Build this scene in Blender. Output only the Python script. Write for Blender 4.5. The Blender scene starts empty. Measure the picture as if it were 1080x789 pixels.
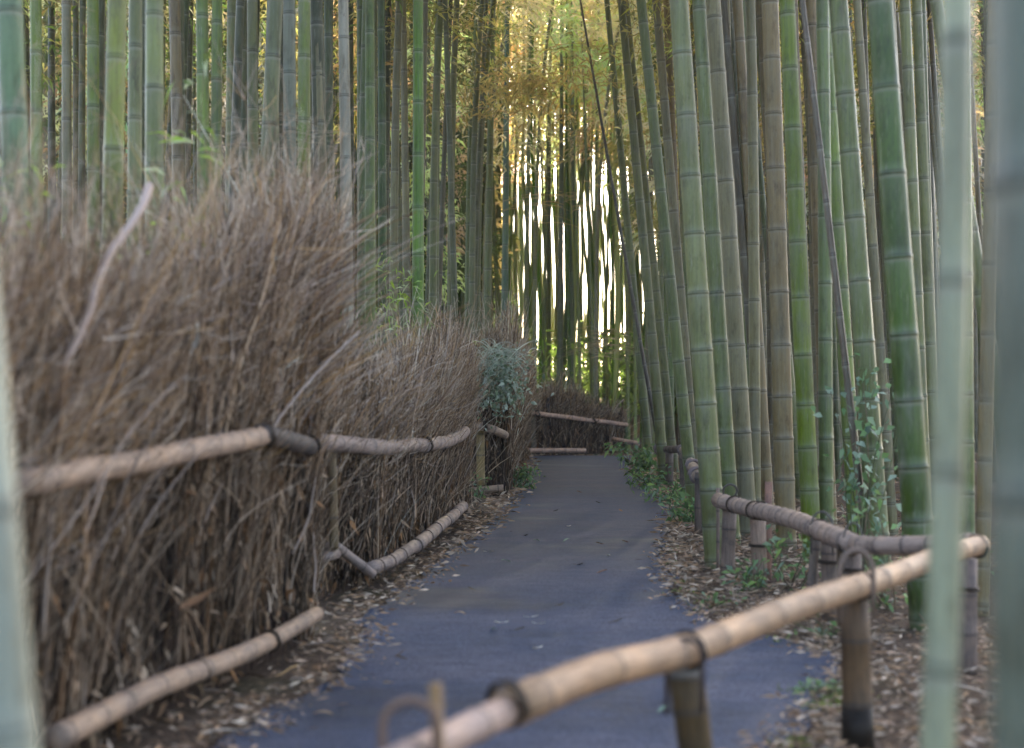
import bpy, math, random
import numpy as np
from mathutils import Vector
R = math.radians
rng = np.random.default_rng(7)
random.seed(7)
scn = bpy.context.scene
COL = scn.collection

# ------------------------------------------------------------------ camera
CAMZ = 1.25
PITCH = math.atan(30.5 / 1500)
cam = bpy.data.objects.new('camera', bpy.data.cameras.new('camera'))
COL.objects.link(cam)
cam.location = (0, 0, CAMZ)
cam.rotation_euler = (R(90) + PITCH, 0, 0)
cam.data.sensor_width = 36
cam.data.lens = 50
cam.data.clip_start = 0.05
cam.data.clip_end = 400
cam.data.dof.use_dof = True
cam.data.dof.focus_distance = 17
cam.data.dof.aperture_fstop = 1.6
cam.data.dof.aperture_blades = 9
scn.camera = cam

def at(px, py, D):
    u = (px - 540) / 1500; v = (394.5 - py) / 1500
    cy = math.cos(PITCH) - v * math.sin(PITCH)
    cz = math.sin(PITCH) + v * math.cos(PITCH)
    t = D / cy
    return Vector((u * t, D, CAMZ + cz * t))

def X(px, D): return (px - 540) / 1500 * D

def gp(px, py, z=0.0):
    """point at height z seen at a pixel of the photograph"""
    D = 1500 * (CAMZ - z) / (py - 425.0)
    p = at(px, py, D); p.z = z
    return p

def smooth(a, b, x):
    t = min(1, max(0, (x - a) / (b - a))); return t * t * (3 - 2 * t)

LF = [(0, -2.6), (4, -1.72), (7.7, -1.1), (8.6, -1.28), (16, -.55), (18.7, -.72), (18.9, -.12), (30, .2), (33, .3), (36, 2.9), (60, 3)]
RF = [(0, 0.6), (3, .6), (5, 1.3), (6.6, 2.2), (9.3, 1.42), (20, 2.2), (33, 2.95), (60, 3)]
def lerp(tab, y): return float(np.interp(y, [a for a, b in tab], [b for a, b in tab]))

def gz(x, y):
    z = -0.12 * smooth(33, 37, y) + 1.9 * smooth(39, 62, y)
    l = lerp(LF, y) - .8; r = lerp(RF, y) + 1.2
    m = 0
    if x < l: m = min(1, (l - x) / 2)
    if x > r: m = min(1, (x - r) / 2)
    z += m * (.10 * math.sin(x * 1.3 + y * .4) + .08 * math.sin(y * .9 - x * .5) + .05)
    return z

# ------------------------------------------------------------------ object helpers
def tag(o, label, cat, group=None, kind=None):
    if label: o['label'] = label
    if cat: o['category'] = cat
    if group: o['group'] = group
    if kind: o['kind'] = kind
    return o

def empty(name, loc, label, cat, group=None):
    o = bpy.data.objects.new(name, None); COL.objects.link(o)
    o.location = loc; o.empty_display_size = .2
    return tag(o, label, cat, group)

def mesh_from(name, v, f, tint=None, mat=None, smooth_=True):
    me = bpy.data.meshes.new(name)
    v = np.asarray(v, dtype=np.float32).reshape(-1, 3)
    f = [np.asarray(a, dtype=np.int32) for a in (f if isinstance(f, list) else [f])]
    f = [a for a in f if len(a)]
    nl = sum(a.size for a in f); nf = sum(len(a) for a in f)
    me.vertices.add(len(v)); me.vertices.foreach_set('co', v.ravel())
    me.loops.add(nl); me.loops.foreach_set('vertex_index', np.concatenate([a.ravel() for a in f]))
    starts = []; s = 0
    for a in f:
        starts.append(s + np.arange(len(a)) * a.shape[1]); s += a.size
    me.polygons.add(nf); me.polygons.foreach_set('loop_start', np.concatenate(starts).astype(np.int32))
    me.update(calc_edges=True)
    if tint is not None:
        c = np.ones((len(v), 4), dtype=np.float32); c[:, :3] = tint
        at_ = me.color_attributes.new('tint', 'FLOAT_COLOR', 'POINT')
        at_.data.foreach_set('color', c.ravel())
    if smooth_: me.polygons.foreach_set('use_smooth', np.ones(nf, dtype=bool))
    if mat: me.materials.append(mat)
    me.validate()
    return me

def link(name, me, parent=None, loc=None, color=None):
    o = bpy.data.objects.new(name, me); COL.objects.link(o)
    if parent: o.parent = parent
    if loc is not None: o.location = loc
    if color: o.color = (*color, 1)
    return o

class Acc:
    """collects pieces of one mesh"""
    def __init__(s): s.v = []; s.q = []; s.t = []; s.c = []; s.n = 0
    def add(s, v, q=None, t=None, c=(1, 1, 1)):
        v = np.asarray(v, dtype=float).reshape(-1, 3)
        if q is not None and len(q): s.q.append(np.asarray(q).reshape(-1, 4) + s.n)
        if t is not None and len(t): s.t.append(np.asarray(t).reshape(-1, 3) + s.n)
        c = np.asarray(c, dtype=float)
        if c.ndim == 1: c = np.tile(c, (len(v), 1))
        s.v.append(v); s.c.append(c); s.n += len(v)
    def mesh(s, name, mat, off=(0, 0, 0), smooth_=True):
        v = np.concatenate(s.v) - np.array(off)
        f = []
        if s.q: f.append(np.concatenate(s.q))
        if s.t: f.append(np.concatenate(s.t))
        return mesh_from(name, v, f, np.concatenate(s.c), mat, smooth_)

def frames(P):
    T = np.gradient(P, axis=-2)
    T /= np.linalg.norm(T, axis=-1, keepdims=True) + 1e-9
    ref = np.zeros_like(T); ref[..., 0] = .31; ref[..., 1] = .95; ref[..., 2] = .05
    A = np.cross(T, ref); A /= np.linalg.norm(A, axis=-1, keepdims=True) + 1e-9
    B = np.cross(T, A)
    return A, B

def strands(acc, P, rad, tone, sides=3):
    """P (N,S,3) centre lines, rad (N,S), tone (N,3)"""
    N, S, _ = P.shape
    A, B = frames(P)
    an = np.arange(sides) * 2 * np.pi / sides
    V = P[:, :, None, :] + rad[:, :, None, None] * (np.cos(an)[None, None, :, None] * A[:, :, None, :] + np.sin(an)[None, None, :, None] * B[:, :, None, :])
    idx = np.arange(N * S * sides).reshape(N, S, sides)
    a = idx[:, :-1]; b = idx[:, 1:]
    Q = np.stack([a, np.roll(a, -1, 2), np.roll(b, -1, 2), b], -1).reshape(-1, 4)
    acc.add(V.reshape(-1, 3), Q, None, np.repeat(tone, S * sides, axis=0))

def tube(acc, pts, rad, sides=12, c=None, cap=True):
    P = np.asarray([tuple(p) for p in pts], dtype=float); S = len(P)
    rad = np.full(S, rad) if np.isscalar(rad) else np.asarray(rad, float)
    T = np.gradient(P, axis=0); T /= np.linalg.norm(T, axis=1, keepdims=True) + 1e-9
    A = np.zeros_like(P); ref = np.array([0, 0, 1.0]) if abs(T[0, 2]) < .8 else np.array([0, 1.0, 0])
    a = np.cross(T[0], ref); a /= np.linalg.norm(a)
    for i in range(S):
        a = a - T[i] * a.dot(T[i]); a /= np.linalg.norm(a) + 1e-9; A[i] = a
    B = np.cross(T, A)
    an = np.arange(sides) * 2 * np.pi / sides
    V = P[:, None] + rad[:, None, None] * (np.cos(an)[None, :, None] * A[:, None] + np.sin(an)[None, :, None] * B[:, None])
    V = V.reshape(-1, 3)
    cc = np.ones((S, 3)) if c is None else np.asarray(c, float)
    if cc.ndim == 1: cc = np.tile(cc, (S, 1))
    cc = np.repeat(cc, sides, axis=0)
    idx = np.arange(S * sides).reshape(S, sides)
    x = idx[:-1]; y = idx[1:]
    Q = np.stack([x, np.roll(x, -1, 1), np.roll(y, -1, 1), y], -1).reshape(-1, 4)
    tri = []
    if cap:
        V = np.concatenate([V, P[:1], P[-1:]]); cc = np.concatenate([cc, cc[:1], cc[-1:]])
        n = S * sides
        for k in range(sides):
            tri.append((n, idx[0, (k + 1) % sides], idx[0, k]))
            tri.append((n + 1, idx[-1, k], idx[-1, (k + 1) % sides]))
    acc.add(V, Q, tri, cc)

def leaves(acc, base, direc, size, width, tone, droop=.25):
    """lance shaped leaves, two bent halves each"""
    N = len(base)
    d = direc / (np.linalg.norm(direc, axis=1, keepdims=True) + 1e-9)
    r = rng.normal(size=(N, 3)); s = np.cross(d, r); s /= np.linalg.norm(s, axis=1, keepdims=True) + 1e-9
    L = size[:, None]; W = (size * width)[:, None]
    mid = base + d * L * .4
    tip = base + d * L + np.array([0, 0, -1]) * L * droop
    V = np.stack([base, mid + s * W, tip, mid - s * W], 1).reshape(-1, 3)
    Q = np.arange(N * 4).reshape(N, 4)
    acc.add(V, Q, None, np.repeat(tone, 4, axis=0))

def palette(cols, n, jit=.2):
    # jit: spread of lightness between single twigs or leaves
    c = np.array(cols)[rng.integers(0, len(cols), n)]
    return np.clip(c * (1 + rng.normal(0, jit, (n, 1))), .004, .95)

# ------------------------------------------------------------------ materials
def mat_new(name):
    m = bpy.data.materials.new(name); m.use_nodes = True
    nt = m.node_tree; nt.nodes.clear()
    out = nt.nodes.new('ShaderNodeOutputMaterial')
    return m, nt, out
def nd(nt, t, **kw):
    n = nt.nodes.new(t)
    for k, v in kw.items(): setattr(n, k, v)
    return n
def noise(nt, vec, scale, detail=4, rough=.6):
    n = nd(nt, 'ShaderNodeTexNoise'); n.inputs['Scale'].default_value = scale
    n.inputs['Detail'].default_value = detail; n.inputs['Roughness'].default_value = rough
    nt.links.new(vec, n.inputs['Vector']); return n
def ramp(nt, fac, stops):
    n = nd(nt, 'ShaderNodeValToRGB'); e = n.color_ramp.elements
    while len(e) < len(stops): e.new(.5)
    for i, (p, c) in enumerate(stops):
        e[i].position = p; e[i].color = (*c, 1) if len(c) == 3 else c
    nt.links.new(fac, n.inputs['Fac']); return n
def mix(nt, mode, fac, a, b):
    n = nd(nt, 'ShaderNodeMix', data_type='RGBA', blend_type=mode)
    for sock, val in ((n.inputs[0], fac), (n.inputs[6], a), (n.inputs[7], b)):
        if hasattr(val, 'links') or isinstance(val, bpy.types.NodeSocket): nt.links.new(val, sock)
        elif isinstance(val, (int, float)): sock.default_value = val
        else: sock.default_value = (*val, 1)
    return n.outputs[2]
def mapping(nt, vec, scale):
    n = nd(nt, 'ShaderNodeMapping'); n.inputs['Scale'].default_value = scale
    nt.links.new(vec, n.inputs['Vector']); return n.outputs[0]
def bsdf(nt, out, color, rough=.7, bump=None, bstr=.3, bdist=.01, spec=.3):
    b = nd(nt, 'ShaderNodeBsdfPrincipled')
    if isinstance(color, bpy.types.NodeSocket): nt.links.new(color, b.inputs['Base Color'])
    else: b.inputs['Base Color'].default_value = (*color, 1)
    if isinstance(rough, bpy.types.NodeSocket): nt.links.new(rough, b.inputs['Roughness'])
    else: b.inputs['Roughness'].default_value = rough
    b.inputs['Specular IOR Level'].default_value = spec
    if bump is not None:
        bm_ = nd(nt, 'ShaderNodeBump'); bm_.inputs['Strength'].default_value = bstr; bm_.inputs['Distance'].default_value = bdist
        nt.links.new(bump, bm_.inputs['Height']); nt.links.new(bm_.outputs[0], b.inputs['Normal'])
    nt.links.new(b.outputs[0], out.inputs['Surface']); return b

def make_culm_mat():
    m, nt, out = mat_new('living_bamboo')
    oi = nd(nt, 'ShaderNodeObjectInfo'); tc = nd(nt, 'ShaderNodeTexCoord')
    tint = nd(nt, 'ShaderNodeAttribute', attribute_name='tint')
    sep = nd(nt, 'ShaderNodeSeparateColor'); nt.links.new(tint.outputs['Color'], sep.inputs[0])
    off = nd(nt, 'ShaderNodeVectorMath', operation='ADD')
    comb = nd(nt, 'ShaderNodeCombineXYZ'); mul = nd(nt, 'ShaderNodeMath', operation='MULTIPLY'); mul.inputs[1].default_value = 40
    nt.links.new(oi.outputs['Random'], mul.inputs[0]); nt.links.new(mul.outputs[0], comb.inputs[2])
    nt.links.new(tc.outputs['Object'], off.inputs[0]); nt.links.new(comb.outputs[0], off.inputs[1])
    v = off.outputs[0]
    streak = noise(nt, mapping(nt, v, (55, 55, 1.6)), 1, 4, .65)
    blotch = noise(nt, mapping(nt, v, (7, 7, 1.6)), 1, 5, .7)
    speck = noise(nt, mapping(nt, v, (60, 60, 40)), 1, 3, .6)
    # each internode a slightly different tone (blue channel)
    b2 = nd(nt, 'ShaderNodeMapRange'); nt.links.new(sep.outputs[2], b2.inputs[0]); b2.inputs[3].default_value = .78; b2.inputs[4].default_value = 1.2
    c = mix(nt, 'MULTIPLY', 1, oi.outputs['Color'], b2.outputs[0])
    c = mix(nt, 'MULTIPLY', 1, c, ramp(nt, streak.outputs[0], [(.3, (.72, .72, .72)), (.7, (1.2, 1.2, 1.2))]).outputs[0])
    # fine scratches and old stains
    scr = noise(nt, mapping(nt, v, (130, 130, 5)), 1, 2, .5); st = noise(nt, mapping(nt, v, (16, 16, 5)), 1, 6, .75)
    c = mix(nt, 'MIX', ramp(nt, scr.outputs[0], [(.64, (0, 0, 0)), (.7, (.5, .5, .5))]).outputs[0], c, (.24, .23, .16))
    c = mix(nt, 'MULTIPLY', ramp(nt, st.outputs[0], [(.52, (0, 0, 0)), (.66, (.7, .7, .7))]).outputs[0], c, (.42, .34, .24))
    # grey bloom in blotches
    c = mix(nt, 'MIX', ramp(nt, blotch.outputs[0], [(.5, (0, 0, 0)), (.72, (.55, .55, .55))]).outputs[0], c, (.17, .165, .115))
    c = mix(nt, 'MULTIPLY', ramp(nt, speck.outputs[0], [(.6, (0, 0, 0)), (.72, (.45, .45, .45))]).outputs[0], c, (.4, .33, .25))
    pf = nd(nt, 'ShaderNodeMath', operation='MULTIPLY'); pf.inputs[1].default_value = .5; nt.links.new(sep.outputs[1], pf.inputs[0])
    c = mix(nt, 'MIX', pf.outputs[0], c, (.34, .33, .26))
    df = nd(nt, 'ShaderNodeMath', operation='MULTIPLY'); df.inputs[1].default_value = .6; nt.links.new(sep.outputs[0], df.inputs[0])
    c = mix(nt, 'MIX', df.outputs[0], c, (.035, .03, .02))
    rr = ramp(nt, blotch.outputs[0], [(.35, (.33, .33, .33)), (.7, (.6, .6, .6))])
    bsdf(nt, out, c, rr.outputs[0], streak.outputs[0], .25, .004, .4)
    return m
M_CULM = make_culm_mat()

def make_cane_mat():     # cut, weathered bamboo of rails and posts; object colour
    m, nt, out = mat_new('weathered_bamboo')
    oi = nd(nt, 'ShaderNodeObjectInfo'); tc = nd(nt, 'ShaderNodeTexCoord')
    tint = nd(nt, 'ShaderNodeAttribute', attribute_name='tint')
    sep = nd(nt, 'ShaderNodeSeparateColor'); nt.links.new(tint.outputs['Color'], sep.inputs[0])
    ca = nd(nt, 'ShaderNodeAttribute', attribute_name='grain')
    v = tc.outputs['Object']
    n1 = noise(nt, v, 6, 6, .7); n2 = noise(nt, mapping(nt, ca.outputs['Vector'], (5, 5, 9)), 1, 6, .75); n3 = noise(nt, mapping(nt, ca.outputs['Vector'], (22, 22, 5)), 1, 4, .7)
    c = mix(nt, 'MULTIPLY', 1, oi.outputs['Color'], ramp(nt, n1.outputs[0], [(.3, (.5, .52, .56)), (.5, (.95, .93, .92)), (.72, (1.3, 1.2, 1.05))]).outputs[0])
    c = mix(nt, 'MULTIPLY', .8, c, ramp(nt, n2.outputs[0], [(.34, (.5, .47, .45)), (.55, (1.12, 1.1, 1.08))]).outputs[0])
    c = mix(nt, 'MULTIPLY', .75, c, ramp(nt, n3.outputs[0], [(.36, (.45, .42, .40)), (.52, (1.1, 1.1, 1.1))]).outputs[0])
    c = mix(nt, 'MIX', sep.outputs[0], c, (.05, .04, .035))
    bsdf(nt, out, c, .62, n3.outputs[0], .3, .004, .3)
    return m
M_CANE = make_cane_mat()

def make_tint_mat(name, rough=.8, transl=0.0, usecol=False, gloss=.2):
    m, nt, out = mat_new(name)
    tint = nd(nt, 'ShaderNodeAttribute', attribute_name='tint')
    c = tint.outputs['Color']
    if usecol:
        oi = nd(nt, 'ShaderNodeObjectInfo'); c = mix(nt, 'MULTIPLY', 1, c, oi.outputs['Color'])
    b = bsdf(nt, out, c, rough, spec=gloss)
    if transl:
        t = nd(nt, 'ShaderNodeBsdfTranslucent'); nt.links.new(c, t.inputs['Color'])
        ms = nd(nt, 'ShaderNodeMixShader'); ms.inputs[0].default_value = transl
        nt.links.new(b.outputs[0], ms.inputs[1]); nt.links.new(t.outputs[0], ms.inputs[2])
        nt.links.new(ms.outputs[0], out.inputs['Surface'])
    return m
M_TWIG = make_tint_mat('dry_twigs', .85)
M_LEAF = make_tint_mat('bamboo_leaves', .5, .7, True)
M_GREEN = make_tint_mat('green_leaves', .45, .5, False, .35)
M_LITTER = make_tint_mat('dead_leaves', .75, .1)
M_TIE = make_tint_mat('vine_tie', .6)

def make_core_mat():
    m, nt, out = mat_new('packed_brushwood')
    tc = nd(nt, 'ShaderNodeTexCoord')
    n = noise(nt, mapping(nt, tc.outputs['Object'], (60, 60, 4)), 1, 5, .7)
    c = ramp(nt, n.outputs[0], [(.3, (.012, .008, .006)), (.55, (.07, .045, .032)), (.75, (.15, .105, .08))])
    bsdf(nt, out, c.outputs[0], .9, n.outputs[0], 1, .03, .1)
    return m
M_CORE = make_core_mat()

def make_ground_mat():
    m, nt, out = mat_new('forest_soil')
    g = nd(nt, 'ShaderNodeNewGeometry'); v = g.outputs['Position']
    n1 = noise(nt, v, 1.3, 5, .6); n2 = noise(nt, v, 26, 6, .75); n3 = noise(nt, v, 90, 3, .6)
    c = ramp(nt, n2.outputs[0], [(.32, (.035, .024, .018)), (.48, (.11, .075, .052)), (.62, (.2, .145, .1)), (.75, (.3, .24, .19))]).outputs[0]
    c = mix(nt, 'MIX', ramp(nt, n1.outputs[0], [(.52, (0, 0, 0)), (.7, (.55, .55, .55))]).outputs[0], c, (.055, .065, .022))
    c = mix(nt, 'MULTIPLY', .6, c, ramp(nt, n3.outputs[0], [(.35, (.5, .5, .5)), (.6, (1.2, 1.2, 1.2))]).outputs[0])
    bsdf(nt, out, c, .95, n2.outputs[0], .9, .05, .1)
    return m
M_GROUND = make_ground_mat()

def make_path_mat():
    m, nt, out = mat_new('worn_asphalt')
    g = nd(nt, 'ShaderNodeNewGeometry'); v = g.outputs['Position']
    n1 = noise(nt, mapping(nt, v, (.45, .95, 1)), 1, 5, .62)
    n2 = noise(nt, mapping(nt, v, (5, 11, 5)), 1, 7, .8); n3 = noise(nt, v, 60, 4, .8)
    vo = nd(nt, 'ShaderNodeTexVoronoi'); vo.inputs['Scale'].default_value = 60; nt.links.new(v, vo.inputs['Vector'])
    c = ramp(nt, n1.outputs[0], [(.38, (.020, .036, .074)), (.48, (.042, .059, .106)), (.58, (.088, .094, .134))]).outputs[0]
    c = mix(nt, 'MULTIPLY', .75, c, ramp(nt, n2.outputs[0], [(.3, (.5, .5, .5)), (.7, (1.5, 1.45, 1.38))]).outputs[0])
    c = mix(nt, 'MULTIPLY', .8, c, ramp(nt, vo.outputs['Distance'], [(.1, (1.5, 1.45, 1.4)), (.6, (.5, .53, .58))]).outputs[0])
    gr = noise(nt, v, 210, 2, .5); c = mix(nt, 'MIX', ramp(nt, gr.outputs[0], [(.62, (0, 0, 0)), (.68, (.6, .6, .6))]).outputs[0], c, (.26, .25, .25))
    rr = ramp(nt, n1.outputs[0], [(.36, (.55, .55, .55)), (.55, (.85, .85, .85))])
    bsdf(nt, out, c, rr.outputs[0], n3.outputs[0], .5, .008, .35)
    return m
M_PATH = make_path_mat()

# ------------------------------------------------------------------ ground and path
def build_ground():
    xs = np.concatenate([np.linspace(-90, -12, 20), np.linspace(-11, 11, 89), np.linspace(12, 90, 20)])
    ys = np.concatenate([np.linspace(-20, 0, 10), np.linspace(.4, 64, 160), np.linspace(67, 220, 16)])
    V = np.array([(x, y, gz(x, y) - (0.0)) for y in ys for x in xs])
    n = len(xs)
    Q = np.array([(j * n + i, j * n + i + 1, (j + 1) * n + i + 1, (j + 1) * n + i) for j in range(len(ys) - 1) for i in range(n - 1)])
    o = link('ground', mesh_from('ground', V, Q, None, M_GROUND)); o['kind'] = 'structure'
build_ground()

PL = [(1.0, -3.2), (2.5, -2.6), (3.6, -1.75), (5.15, -1.12), (6.2, -.84), (7.1, -.78), (8.0, -.86), (8.6, -.84), (10.1, -.68), (12.7, -.45), (14.5, -.26), (17.8, -.08), (22, .1), (29, .24), (32, .28), (33.2, .42), (34.2, 1.3), (35.2, 2.2), (36.2, 3.1), (37, 4.2)]
PR = [(1.0, -1.2), (2.5, -.35), (3.6, .3), (4.6, .74), (5.15, .98), (5.8, 1.24), (6.4, 1.5), (6.85, 1.6), (7.2, 1.52), (8.1, 1.15), (9.3, 1.08), (11.3, 1.24), (13.9, 1.58), (16.3, 1.92), (19.7, 2.1), (23.5, 2.2), (28, 2.45), (32, 2.85), (33, 3.2), (34.2, 6), (36, 8), (37, 8)]
def build_path():
    ys = np.concatenate([np.arange(1, 12, .08), np.arange(12, 37.01, .2)])
    V = []; K = 9
    for y in ys:
        w = .035 if y < 32 else 0
        l = lerp(PL, y) + w * math.sin(y * 5.1) + w * .8 * math.sin(y * 13.7 + 1)
        r = lerp(PR, y) + w * math.sin(y * 4.3 + 2) + w * .8 * math.sin(y * 11.9)
        for k in range(K):
            x = l + (r - l) * k / (K - 1)
            V.append((x, y, gz(min(max(x, lerp(LF, y)), lerp(RF, y)), y) + .012))
    Q = np.array([(j * K + i, j * K + i + 1, (j + 1) * K + i + 1, (j + 1) * K + i) for j in range(len(ys) - 1) for i in range(K - 1)])
    o = link('path', mesh_from('path', V, Q, None, M_PATH)); o['kind'] = 'structure'
build_path()

# ------------------------------------------------------------------ bamboo
def culm_mesh(H, r0, lean=(0, 0), bend=(0, 0), seed=0, sides=12, inter=.42, name='culm', wob=.0, bexp=2):
    rs = random.Random(seed)
    z = .06; P = []; r = []; C = []
    def cl(z):
        t = z / H
        return (lean[0] * z + bend[0] * max(t, 0) ** bexp * H + wob * math.sin(z * 1.7 + seed), lean[1] * z + bend[1] * t * t * H, z)
    def rad(z): return r0 * (1 - .62 * (max(z, 0) / H) ** 1.15)
    last = -.3; ph = [0, 0]
    def put(z, k, c): P.append(cl(z)); r.append(rad(z) * k); C.append(c)
    tone = rs.random()
    put(-.15, 1.0, (0, 0, tone))
    step = inter * .45
    while z < H - .5:
        off = rs.uniform(-.008, .008)
        put(z - .035, 1.0, (0, .15, tone))
        put(z - .012, 1.0, (0.15, .8, tone))
        put(z - .003, 1.03, (1, 0, tone))
        put(z + .005, 1.055, (.25, .3, tone))
        tone = .5 + .5 * rs.uniform(-1, 1) * .8
        put(z + .014, 1.015, (.9, 0, tone))
        put(z + .024, .985, (0, .2, tone))
        put(z + .07, .985, (0, 0, tone))
        step = min(inter, step + inter * .08)
        z2 = z + step * rs.uniform(.92, 1.08)
        put((z + z2) / 2, .985, (0, 0, tone))
        z = z2
    put(H, .3, (0, 0, tone))
    acc = Acc(); tube(acc, P, r, sides, C)
    return acc.mesh(name, M_CULM), cl

def foliage_mesh(seed, L=8.0, nb=23, per=24, size=.17):
    rs = np.random.default_rng(seed)
    acc = Acc(); TP = []; LB = []; LD = []
    for i in range(nb):
        z = i * L / nb
        for s in range(2):
            a = rs.uniform(0, 2 * np.pi); ln = rs.uniform(.7, 1.5) * (1 - .5 * i / nb) * (1 if i > 3 else .8)
            d = np.array([math.cos(a), math.sin(a), 0])
            t = np.linspace(0, 1, 6)[:, None]
            pts = np.array([0, 0, z]) + d * t * ln + np.array([0, 0, 1]) * (ln * (.65 * t - .55 * t * t))
            TP.append(pts)
            for k in range(per):
                u = rs.uniform(.25, 1.05); b = np.array([0, 0, z]) + d * u * ln + np.array([0, 0, 1]) * (ln * (.65 * u - .55 * u * u))
                b = b + rs.normal(0, .11, 3)
                LB.append(b); LD.append(d * .6 + rs.normal(0, .6, 3) + np.array([0, 0, -.25]))
            for k in range(3):
                u = rs.uniform(.3, .9); b = pts[0] * 0 + np.array([0, 0, z]) + d * u * ln + np.array([0, 0, 1]) * (ln * (.65 * u - .55 * u * u))
                dd = d * .5 + rs.normal(0, .5, 3); tt = np.linspace(0, .4, 6)[:, None]
                TP.append(b + dd * tt)
    TP = np.array(TP); rad = np.tile(np.linspace(.006, .002, 6), (len(TP), 1))
    strands(acc, TP, rad, palette([(1.0, .95, .8), (.8, .8, .7)], len(TP), .1))
    LB = np.array(LB); n = len(LB)
    leaves(acc, LB, np.array(LD), rs.uniform(.6, 1.2, n) * size, .1, palette([(1, 1, 1), (.75, .85, .6), (1.25, 1.05, .7), (1.1, 1.1, 1.0)], n, .2))
    return acc.mesh('foliage', M_LEAF, smooth_=False)
FOL = [foliage_mesh(s) for s in (11, 12, 13, 14)]
FOLFAR = [foliage_mesh(s, 9, 24, 34, .26) for s in (21, 22, 23)]

GG = (.132, .138, .040); BG = (.105, .142, .002); BR = (.188, .132, .050); TG = (.112, .132, .032)
DG = (.040, .074, .001); GY = (.180, .156, .068); YG = (.175, .190, .022)
GREENLEAF = (.22, .25, .07); GOLDLEAF = (.95, .86, .56); OLIVE = (.50, .46, .18)  # GOLDLEAF: tan leaf with the warm canopy glow put into its colour

def bamboo(px0, px1, D, r, col, label, fol=None, H=13.0, group=None, inter=.42, wob=0, seed=None, leanY=0, base_py=None, folz=6.3, fcol=OLIVE, py1=500):
    """px0: column where the culm leaves the top of the photo; px1: column low down (row py1)"""
    a = at(px0, 0, D); b = at(px1, py1, D)
    k = (a.x - b.x) / (a.z - b.z)
    x0 = b.x - k * b.z
    seed = seed if seed is not None else int(px0 * 7 + px1)
    g = gz(x0, D)
    rs = random.Random(seed)
    bend = rs.uniform(-.01, .01)
    # keep the two seen points; the gentle bend is added on top
    me, cl = culm_mesh(H, r, (k - bend * a.z / H, leanY), (bend, 0), seed, 16 if D < 12 else 10, inter, wob=wob)
    loc = (x0, D, g)
    if fol is None:
        o = link('bamboo', me, None, loc, col); tag(o, label, 'bamboo', group); return o
    e = empty('bamboo', loc, label, 'bamboo', group)
    link('culm', me, e, None, col)
    c = cl(folz)
    f = link('foliage', FOL[seed % 4], e, c, fcol); f.rotation_euler = (0, 0, rs.uniform(0, 6))
    return e

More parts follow.
